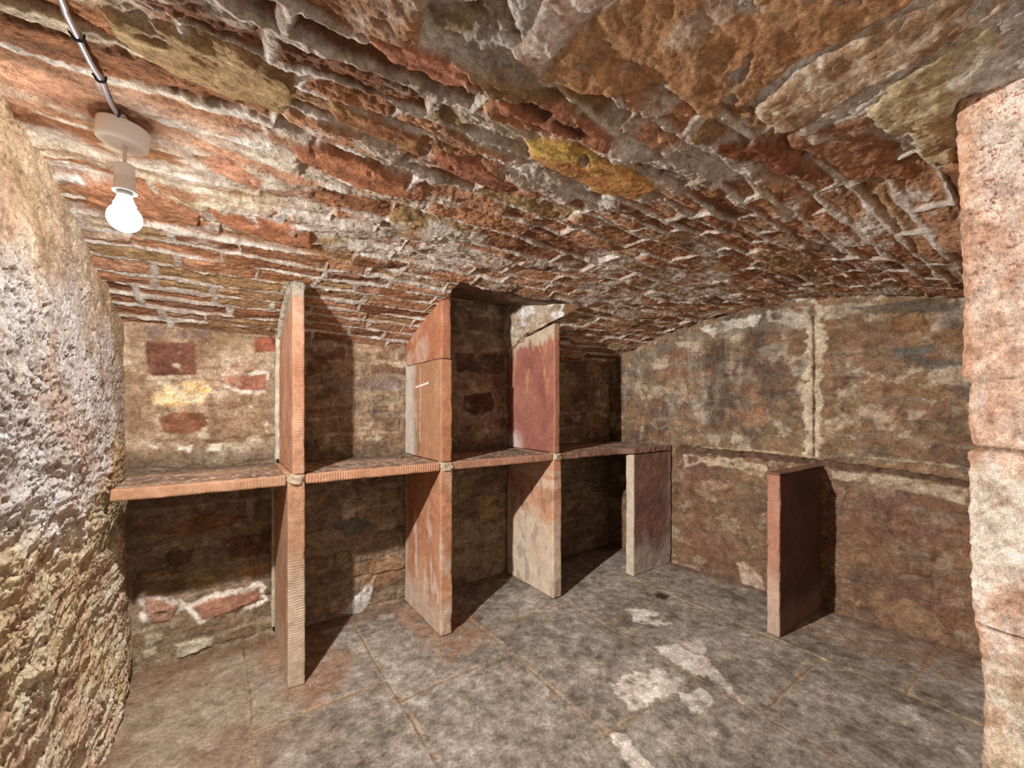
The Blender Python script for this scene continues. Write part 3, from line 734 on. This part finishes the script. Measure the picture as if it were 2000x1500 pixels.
def fillet(name, pts, rad, seed, parent, loc0, col=(188, 172, 148), n=10):
    """smeared mortar bead following a path"""
    pts = np.array(pts, float); seg = []
    for a, b_ in zip(pts[:-1], pts[1:]):
        k = max(2, int(np.linalg.norm(b_-a)/.008)); seg += [a+(b_-a)*i/k for i in range(k)]
    seg.append(pts[-1]); c_ = np.array(seg)
    t = np.gradient(c_, axis=0); t /= np.linalg.norm(t, axis=1)[:, None]+1e-9
    up = np.array([1., 0, 0]); b1 = np.cross(t, up); b1 /= np.linalg.norm(b1, axis=1)[:, None]+1e-9; b2 = np.cross(t, b1)
    A = np.linspace(0, 2*math.pi, n+1)
    s_ = np.arange(len(c_))[:, None]*.008
    rr = rad*(1+.45*fbm(s_*22+seed, np.cos(A)[None]*1.5, np.sin(A)[None]*1.5, 4))
    P3 = c_[:, None]+rr[..., None]*(np.cos(A)[None, :, None]*b1[:, None]+np.sin(A)[None, :, None]*b2[:, None])
    cc = lin(col)*(1+.2*fbm(P3[..., 0]*30, P3[..., 1]*30, P3[..., 2]*30, 3))[..., None]
    return raw_mesh(name, P3.reshape(-1, 3)-np.array(loc0), grid_quads(len(c_), n+1), cc.reshape(-1, 3), M_MORT, parent)

YF = 2.0; YE = 2.515
def slab_thing(name, loc, label, cat, group, x0, x1, y0, y1, z0, z1, **k):
    """one slab that is a thing of its own; mortar goes under it as parts"""
    o = box_slab(name, x0, x1, y0, y1, z0, z1, origin=loc, **k)
    return tag(o, label, cat, group)

GU, GL, GS = 'stone dividers above the shelf', 'stone dividers standing on the floor', 'stone shelf slabs along the back wall'
ZS0, ZS1 = .865, .909; ZL = .907
# ---- lower partitions
def c1(x, y, z):
    c = base_col(x, y, z, 1); n = fbm(x*20, y*12, z*9, 4)
    c = pale(c, ss(.62, .42, z+.09*n)*ss(2.04, 2.0, y)*.75)
    c = pale(c, ss(.25, .05, z+.05*n)*.6, (196, 178, 152))
    return c*(1-.25*ss(.3, .7, fbm(x*60, y*60, z*60, 2))*ss(.6, .8, z))[..., None]
d1 = slab_thing('stone_divider', (.268, 2.25, 0), 'upright sandstone slab on the floor under the shelf, leftmost, with a pale worn lower edge', 'divider', GL,
                .235, .302, YF, YE, .0, ZL, seed=1, tool='h', colfn=c1, chip=.008)
fillet('mortar_fillet', [(.229, 2.50, .06), (.229, 2.50, .85)], .009, 3, d1, (.268, 2.25, 0))
def c2f(x, y, z):
    c = base_col(x, y, z, 2, [(172, 94, 58), (190, 118, 80), (204, 144, 112)])
    n = fbm(x*9, y*22, z*5, 4)
    c = pale(c, ss(.1, .5, n)*ss(.75, .5, z)*.7, (214, 190, 172))
    c = pale(c, ss(.24, .08, z+.05*n)*.75, (196, 174, 150))
    c = pale(c, ss(2.44, 2.5, y)*.6, (190, 184, 176))
    return pale(c, ss(2.03, 2.0, y)*.35*ss(-.2, .4, n), (196, 156, 130))
d2 = slab_thing('stone_divider', (.978, 2.25, 0), 'upright orange sandstone slab on the floor under the shelf, second from the left, streaked white', 'divider', GL,
                .943, 1.011, YF, YE, .0, ZL, seed=2, tool=None, colfn=c2f, chip=.014, amp=.004)
def c3(x, y, z):
    c = base_col(x, y, z, 3, [(178, 112, 80), (196, 130, 98), (200, 146, 116)])
    n = fbm(x*14, y*10, z*14, 4)
    c = pale(c, ss(.70, .25, z+.18*n+(2.3-y)*.25)*.8, (202, 186, 162))
    c = pale(c, ss(.85, .75, z)*ss(.15, .5, fbm(y*4, z*30, 7., 3))*.5)
    return mix(c, lin((120, 84, 70)), ss(.35, .7, fbm(y*20, z*9, 3., 3))*.4)
d3 = slab_thing('stone_divider', (1.745, 2.25, 0), 'pale upright stone slab on the floor under the shelf, third from the left', 'divider', GL,
                1.71, 1.778, YF, YE, .0, ZL, seed=3, tool='h', colfn=c3, chip=.005)
def c4(x, y, z):
    c = base_col(x, y, z, 4, [(106, 66, 56), (128, 84, 70), (140, 98, 82)])
    n = fbm(x*12, y*12, z*8, 4)
    c = pale(c, ss(2.42, 2.405, x)*.8, (204, 184, 160))
    c = pale(c, ss(.3, .08, z+.1*n)*.7, (182, 164, 146))
    return pale(c, ss(2.74, 2.84, x+.04*n)*.4, (168, 150, 136))
d4 = slab_thing('stone_divider', (2.63, 1.975, 0), 'stone slab standing out from the right wall under the shelf end, pale end edge', 'divider', 'stone dividers against the right wall',
                2.40, 2.845, 1.94, 2.008, .0, ZS0-.004, seed=4, tool='h', colfn=c4, chip=.006)
def c5(x, y, z):
    c = base_col(x, y, z, 5, [(70, 42, 38), (84, 52, 46), (96, 62, 54)])  # red stone; shade of the unlit side face is put into this dark base
    n = fbm(x*12, y*30, z*6, 4)
    c = mix(c, ramp(.5+.5*n, [(164, 100, 78), (186, 126, 104)]), ss(2.405, 2.39, x))
    c = pale(c, ss(2.405, 2.39, x)*ss(.4, .2, z+.1*n)*.7, (190, 160, 140))
    return pale(c, ss(.2, .05, z+.05*n)*.35, (150, 124, 104))
d5 = slab_thing('stone_divider', (2.66, 1.02, 0), 'free-standing red stone slab darkened by painted shade, against the right wall with nothing on top', 'divider', 'stone dividers against the right wall',
                2.385, 2.925, .99, 1.052, .0, .845, seed=5, tool='h', colfn=c5, chip=.012)
box_slab('top_ledge', 2.375, 2.93, .985, 1.058, .845, .856, seed=15, res=.008, colfn=lambda x, y, z: base_col(x, y, z, 9, [(130, 86, 64), (150, 104, 78)]), parent=d5, mat=M_MORT, chip=.003, origin=(2.66, 1.02, 0))

# ---- shelf slabs
def cs_(seed, a=ORG):
    def f(x, y, z):
        c = base_col(x, y, z, seed, a)
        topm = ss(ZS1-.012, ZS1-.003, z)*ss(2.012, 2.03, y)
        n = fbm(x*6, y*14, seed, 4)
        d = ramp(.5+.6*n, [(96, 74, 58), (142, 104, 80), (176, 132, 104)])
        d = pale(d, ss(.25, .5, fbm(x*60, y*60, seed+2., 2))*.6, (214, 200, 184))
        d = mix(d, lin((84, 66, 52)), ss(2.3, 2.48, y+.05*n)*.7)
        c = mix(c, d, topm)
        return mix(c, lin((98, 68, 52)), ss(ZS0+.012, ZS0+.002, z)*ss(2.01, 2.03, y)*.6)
    return f
shelf_specs = [(-.315, .231, 6, ORG, 'left end stone shelf slab between the rough left wall and the first upright slab'),
               (.307, .938, 7, [(186, 118, 84), (200, 134, 98), (210, 150, 116)], 'orange stone shelf slab between the first and second upright slabs from the left'),
               (1.016, 1.705, 8, [(164, 104, 80), (182, 122, 96), (190, 134, 110)], 'stone shelf slab under the tall niche between the second and third upright slabs'),
               (1.783, 2.85, 9, [(122, 82, 68), (142, 98, 80), (156, 116, 96)], 'dull stone shelf slab at the right end, chipped beside the right wall')]
for k, (a, b_, sd, cl, lab) in enumerate(shelf_specs):
    yf = (lambda x: YF-.062*ss(2.3, 2.42, x)+0*x) if k == 3 else None
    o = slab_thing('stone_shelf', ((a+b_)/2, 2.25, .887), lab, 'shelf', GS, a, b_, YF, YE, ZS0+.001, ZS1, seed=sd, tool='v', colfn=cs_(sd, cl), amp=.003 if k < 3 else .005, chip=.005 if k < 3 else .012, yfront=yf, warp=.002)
# mortar knots where slabs cross: parts of the lower partitions
for (x, par, lo) in ((.268, d1, (.268, 2.25, 0)), (.978, d2, (.978, 2.25, 0)), (1.745, d3, (1.745, 2.25, 0))):
    lump('mortar_knot', x, YF+.022, .888, .036, .034, .024, x*7, par, lo, (196, 172, 142))

# ---- upper partitions
def u1(x, y, z):
    c = base_col(x, y, z, 11, [(184, 118, 84), (200, 136, 102), (214, 158, 130)])
    n = fbm(x*14, y*10, z*14, 4)
    return pale(c, ss(1.66, 1.70, z+.01*n)*.9, (176, 164, 144))
e1 = slab_thing('stone_divider', (.277, 2.25, .91), 'upright orange sandstone slab on the shelf, leftmost, with a mortar-capped top', 'divider', GU,
                .254, .302, YF, YE, ZS1+.003, 1.745, seed=11, tool='h', colfn=u1, ztop=lambda y, x: vault(y)-.022, chip=.005)
lo = (.277, 2.25, .91)
fillet('mortar_fillet', [(.250, 2.495, .93), (.246, 2.492, 1.35), (.250, 2.46, 1.56), (.248, 2.25, 1.66), (.254, 2.02, 1.725)], .014, 5, e1, lo, (196, 184, 162))
lump('mortar_cap', .276, YF+.03, 1.722, .030, .034, .022, 9, e1, lo, (170, 160, 140))
def u2(x, y, z):
    c = base_col(x, y, z, 12, [(180, 104, 62), (192, 120, 76), (200, 136, 94)])
    n = fbm(x*9, y*24, z*6, 4)
    left = ss(.962, .950, x)
    c = mix(c, ramp(.5+.5*n, [(160, 110, 80), (178, 126, 92)]), left*.6)
    c = pale(c, left*ss(2.30, 2.42, y+.04*n)*.85, (200, 192, 178))
    c = mix(c, lin((116, 82, 52)), left*ss(.1, .5, n)*ss(2.2, 2.28, y)*ss(2.4, 2.33, y)*.6*ss(1.35, 1.2, z))
    # chalked cross
    ln = lambda ay, az, by, bz, w: ss(w+.0016, w-.0008, np.hypot(y-ay-np.clip(((y-ay)*(by-ay)+(z-az)*(bz-az))/((by-ay)**2+(bz-az)**2), 0, 1)*(by-ay), z-az-np.clip(((y-ay)*(by-ay)+(z-az)*(bz-az))/((by-ay)**2+(bz-az)**2), 0, 1)*(bz-az)))
    cr = np.maximum(ln(2.275, 1.43, 2.283, 1.00, .0020)*ss(-.4, 0., fbm(y*30, z*60, 3., 3)+.3), ln(2.345, 1.315, 2.165, 1.335, .0045))
    return pale(c, left*cr*.95, (236, 230, 222))
e2_ = slab_thing('stone_divider', (.976, 2.25, .91), 'tall sandstone slab on the shelf marked with a white chalk cross', 'divider', GU,
                 .945, 1.009, YF, YE, ZS1+.003, 1.452, seed=12, tool='h', colfn=u2, res=.0045, chip=.006)
def u2b(x, y, z):
    c = base_col(x, y, z, 13, [(172, 92, 60), (184, 108, 74), (192, 124, 94)])
    n = fbm(x*9, y*9, z*9, 4)
    return pale(c, ss(.0, .5, n)*ss(1.66, 1.56, z+.03*n)*ss(2.1, 2.2, y)*.6, (204, 170, 152))
e2b = slab_thing('stone_divider', (.978, 2.25, 1.455), 'shorter sandstone slab stacked on top of the chalk-marked slab, reaching into the niche', 'divider', GU,
                 .949, 1.006, YF+.003, YE, 1.455, 1.835, seed=13, tool='h', colfn=u2b, ztop=lambda y, x: soff(y)-.012, chip=.010)
def u3(x, y, z):
    c = base_col(x, y, z, 14, [(142, 68, 62), (156, 82, 72), (168, 96, 82)])
    n = fbm(x*9, y*26, z*7+3, 4)
    c = mix(c, lin((204, 130, 84)), ss(.25, .55, n)*ss(1.2, 1.45, z)*.6)
    c = mix(c, lin((214, 200, 192)), ss(1.08, .95, z+.04*n)*ss(2.3, 2.42, y)*.7)
    tz = 1.737-.17*(y-2.0)
    c = pale(c, ss(-.10, -.04, z-1.737+.055*n)*.9, (194, 172, 142))
    return mix(c, lin((176, 112, 86)), ss(2.012, 2.0, y)*.7)
e3 = slab_thing('stone_divider', (1.742, 2.25, .91), 'upright dusky red slab on the shelf with a sloping mortared top', 'divider', GU,
                1.719, 1.766, YF, YE, ZS1+.003, 1.737, seed=14, tool='h', colfn=u3, ztop=lambda y, x: 1.728-.17*(y-2.0), chip=.004)

# ================================================================== LAMP
M_PLASTIC = plain_mat('aged_white_plastic', (234, 230, 226), .45)
M_CORD = plain_mat('white_flex', (214, 204, 190), .5)
M_METAL = plain_mat('galvanised_conduit', (178, 178, 190), .3, .75)
M_CLIP = plain_mat('black_clip', (34, 34, 48), .5)
M_BRASS = plain_mat('bulb_cap_metal', (176, 170, 162), .35, .6)
def lathe(name, prof_, mat, parent=None, n=48):
    pr = np.array(prof_, float); A = np.linspace(0, 2*math.pi, n, endpoint=False)
    v = np.stack([pr[:, 0][:, None]*np.cos(A), pr[:, 0][:, None]*np.sin(A), np.broadcast_to(pr[:, 1][:, None], (len(pr), n))], -1).reshape(-1, 3)
    i = np.arange(len(pr)-1)[:, None]*n; j = np.arange(n)[None]; k = (j+1) % n
    q = np.stack([i+j, i+n+j, i+n+k, i+k], -1).reshape(-1, 4)
    return raw_mesh(name, v, q[:, ::-1], None, mat, parent)
lx, ly = LAMP[0], LAMP[1]; LZ = 1.835
lamp = thing('pendant_lamp', (lx, ly, LZ), 'lit bare bulb hanging on a short flex from a round white ceiling rose', 'lamp')
rose = lathe('ceiling_rose', [(.001, -.006), (.0455, -.006), (.0465, -.008), (.0455, -.040), (.0440, -.046), (.041, -.048), (.026, -.0485), (.008, -.0490), (.007, -.054), (.001, -.054)], M_PLASTIC, lamp)
rose.rotation_euler = (math.radians(4), math.radians(7), 0)
cordo = lathe('flex', [(.001, -.038), (.0035, -.038), (.0035, -.094), (.001, -.094)], M_CORD, lamp, 16)
holder = lathe('lamp_holder', [(.001, -.086), (.006, -.087), (.016, -.092), (.0175, -.096), (.0178, -.118), (.0170, -.119), (.0170, -.1205), (.0190, -.1215), (.0200, -.148), (.0225, -.150), (.0225, -.1535), (.0195, -.154), (.0175, -.152), (.001, -.150)], M_PLASTIC, lamp)
cap = lathe('bulb_cap', [(.001, -.150), (.0128, -.150), (.0130, -.160), (.0140, -.163), (.001, -.163)], M_BRASS, lamp, 32)
mb = bpy.data.materials.new('lit_frosted_glass'); mb.use_nodes = True
nn = mb.node_tree.nodes; ll = mb.node_tree.links; nn.remove(nn['Principled BSDF'])
tr = nn.new('ShaderNodeBsdfTransparent'); emi = nn.new('ShaderNodeEmission'); ad = nn.new('ShaderNodeAddShader')
emi.inputs[0].default_value = (.90, .95, 1.0, 1); lw = nn.new('ShaderNodeLayerWeight'); lw.inputs[0].default_value = .35
mr = nn.new('ShaderNodeMapRange'); mr.inputs['To Min'].default_value = 2.2; mr.inputs['To Max'].default_value = .9
ll.new(lw.outputs['Facing'], mr.inputs['Value']); ll.new(mr.outputs[0], emi.inputs[1])
ll.new(tr.outputs[0], ad.inputs[0]); ll.new(emi.outputs[0], ad.inputs[1]); ll.new(ad.outputs[0], nn['Material Output'].inputs[0])
bz = LAMP[2]-1.835
prof_b = [(.0135, bz+.046), (.0145, bz+.040), (.0165, bz+.034), (.0205, bz+.026)]
for a in np.linspace(.55, math.pi-.0, 22): prof_b.append((max(.0003, .0312*math.sin(a)), bz-.004+.0312*math.cos(a)))
prof_b = [p for i, p in enumerate(prof_b) if i < 4 or p[1] < bz+.0215]
bulb = lathe('bulb', prof_b, mb, lamp)

# cable running over the vault towards the doorway, held by clips
def ceil_pt(px, py, drop=.014):
    x, y = on_ceil((px, py)); return (x, y, float(ceil_h(x, y))-drop)
cp = [ceil_pt(100, -70, .018), ceil_pt(127, 0, .018), ceil_pt(152, 55, .016), ceil_pt(176, 100, .020), ceil_pt(196, 136, .018), ceil_pt(214, 180, .018), ceil_pt(230, 205, .020), (lx+.004, ly-.038, 1.832), (lx+.004, ly-.020, 1.824)]
far = [(-.205, .4, 1.795), (-.215, -.3, 1.79)]
def tube(name, pts, r, mat, parent, loc0, n=14, step=.006):
    p = np.array(pts, float); p = np.concatenate([[2*p[0]-p[1]], p, [2*p[-1]-p[-2]]]); c_ = []
    for i in range(1, len(p)-2):
        k = max(3, int(np.linalg.norm(p[i+1]-p[i])/step))
        for t in np.arange(k)/k:
            c_.append(.5*((2*p[i])+(p[i+1]-p[i-1])*t+(2*p[i-1]-5*p[i]+4*p[i+1]-p[i+2])*t*t+(3*p[i]-p[i-1]-3*p[i+1]+p[i+2])*t**3))
    c_.append(p[-2]); c_ = np.array(c_)
    t = np.gradient(c_, axis=0); t /= np.linalg.norm(t, axis=1)[:, None]+1e-9
    up = np.array([.13, .21, .97]) if abs(t[:, 2]).mean() < .6 else np.array([.2, .97, .1])
    b1 = np.cross(t, up); b1 /= np.linalg.norm(b1, axis=1)[:, None]; b2 = np.cross(t, b1)
    A = np.linspace(0, 2*math.pi, n+1)
    rr = np.full(len(c_), r); rr[0] = rr[-1] = r*.05
    c_ = np.concatenate([c_[:1], c_, c_[-1:]]); b1 = np.concatenate([b1[:1], b1, b1[-1:]]); b2 = np.concatenate([b2[:1], b2, b2[-1:]]); rr = np.concatenate([[r*.05], np.full(len(c_)-2, r), [r*.05]])
    P3 = c_[:, None]+rr[:, None, None]*(np.cos(A)[None, :, None]*b1[:, None]+np.sin(A)[None, :, None]*b2[:, None])
    return raw_mesh(name, P3.reshape(-1, 3)-np.array(loc0), grid_quads(len(c_), n+1), None, mat, parent)
cab = thing('lighting_cable', cp[4], 'grey sheathed cable clipped along the stone vault to the ceiling rose', 'cable')
tube('cable', far[::-1]+cp, .0046, M_METAL, cab, cp[4])
def clip(p, pn):
    t = np.array(pn)-np.array(p); t = t/np.linalg.norm(t)
    side = np.cross(t, (0, 0, 1)); side /= np.linalg.norm(side)
    pts_ = [np.array(p)+side*a+np.array((0, 0, b0)) for a, b0 in ((-.011, .006), (-.0075, .001), (-.005, -.0045), (0, -.0062), (.005, -.0045), (.0075, .001), (.008, .008))]
    tube('clip', pts_, .0019, M_CLIP, cab, cp[4], 10, .003)
clip(cp[2], cp[3]); clip(cp[4], cp[5]); clip(cp[6], cp[7])
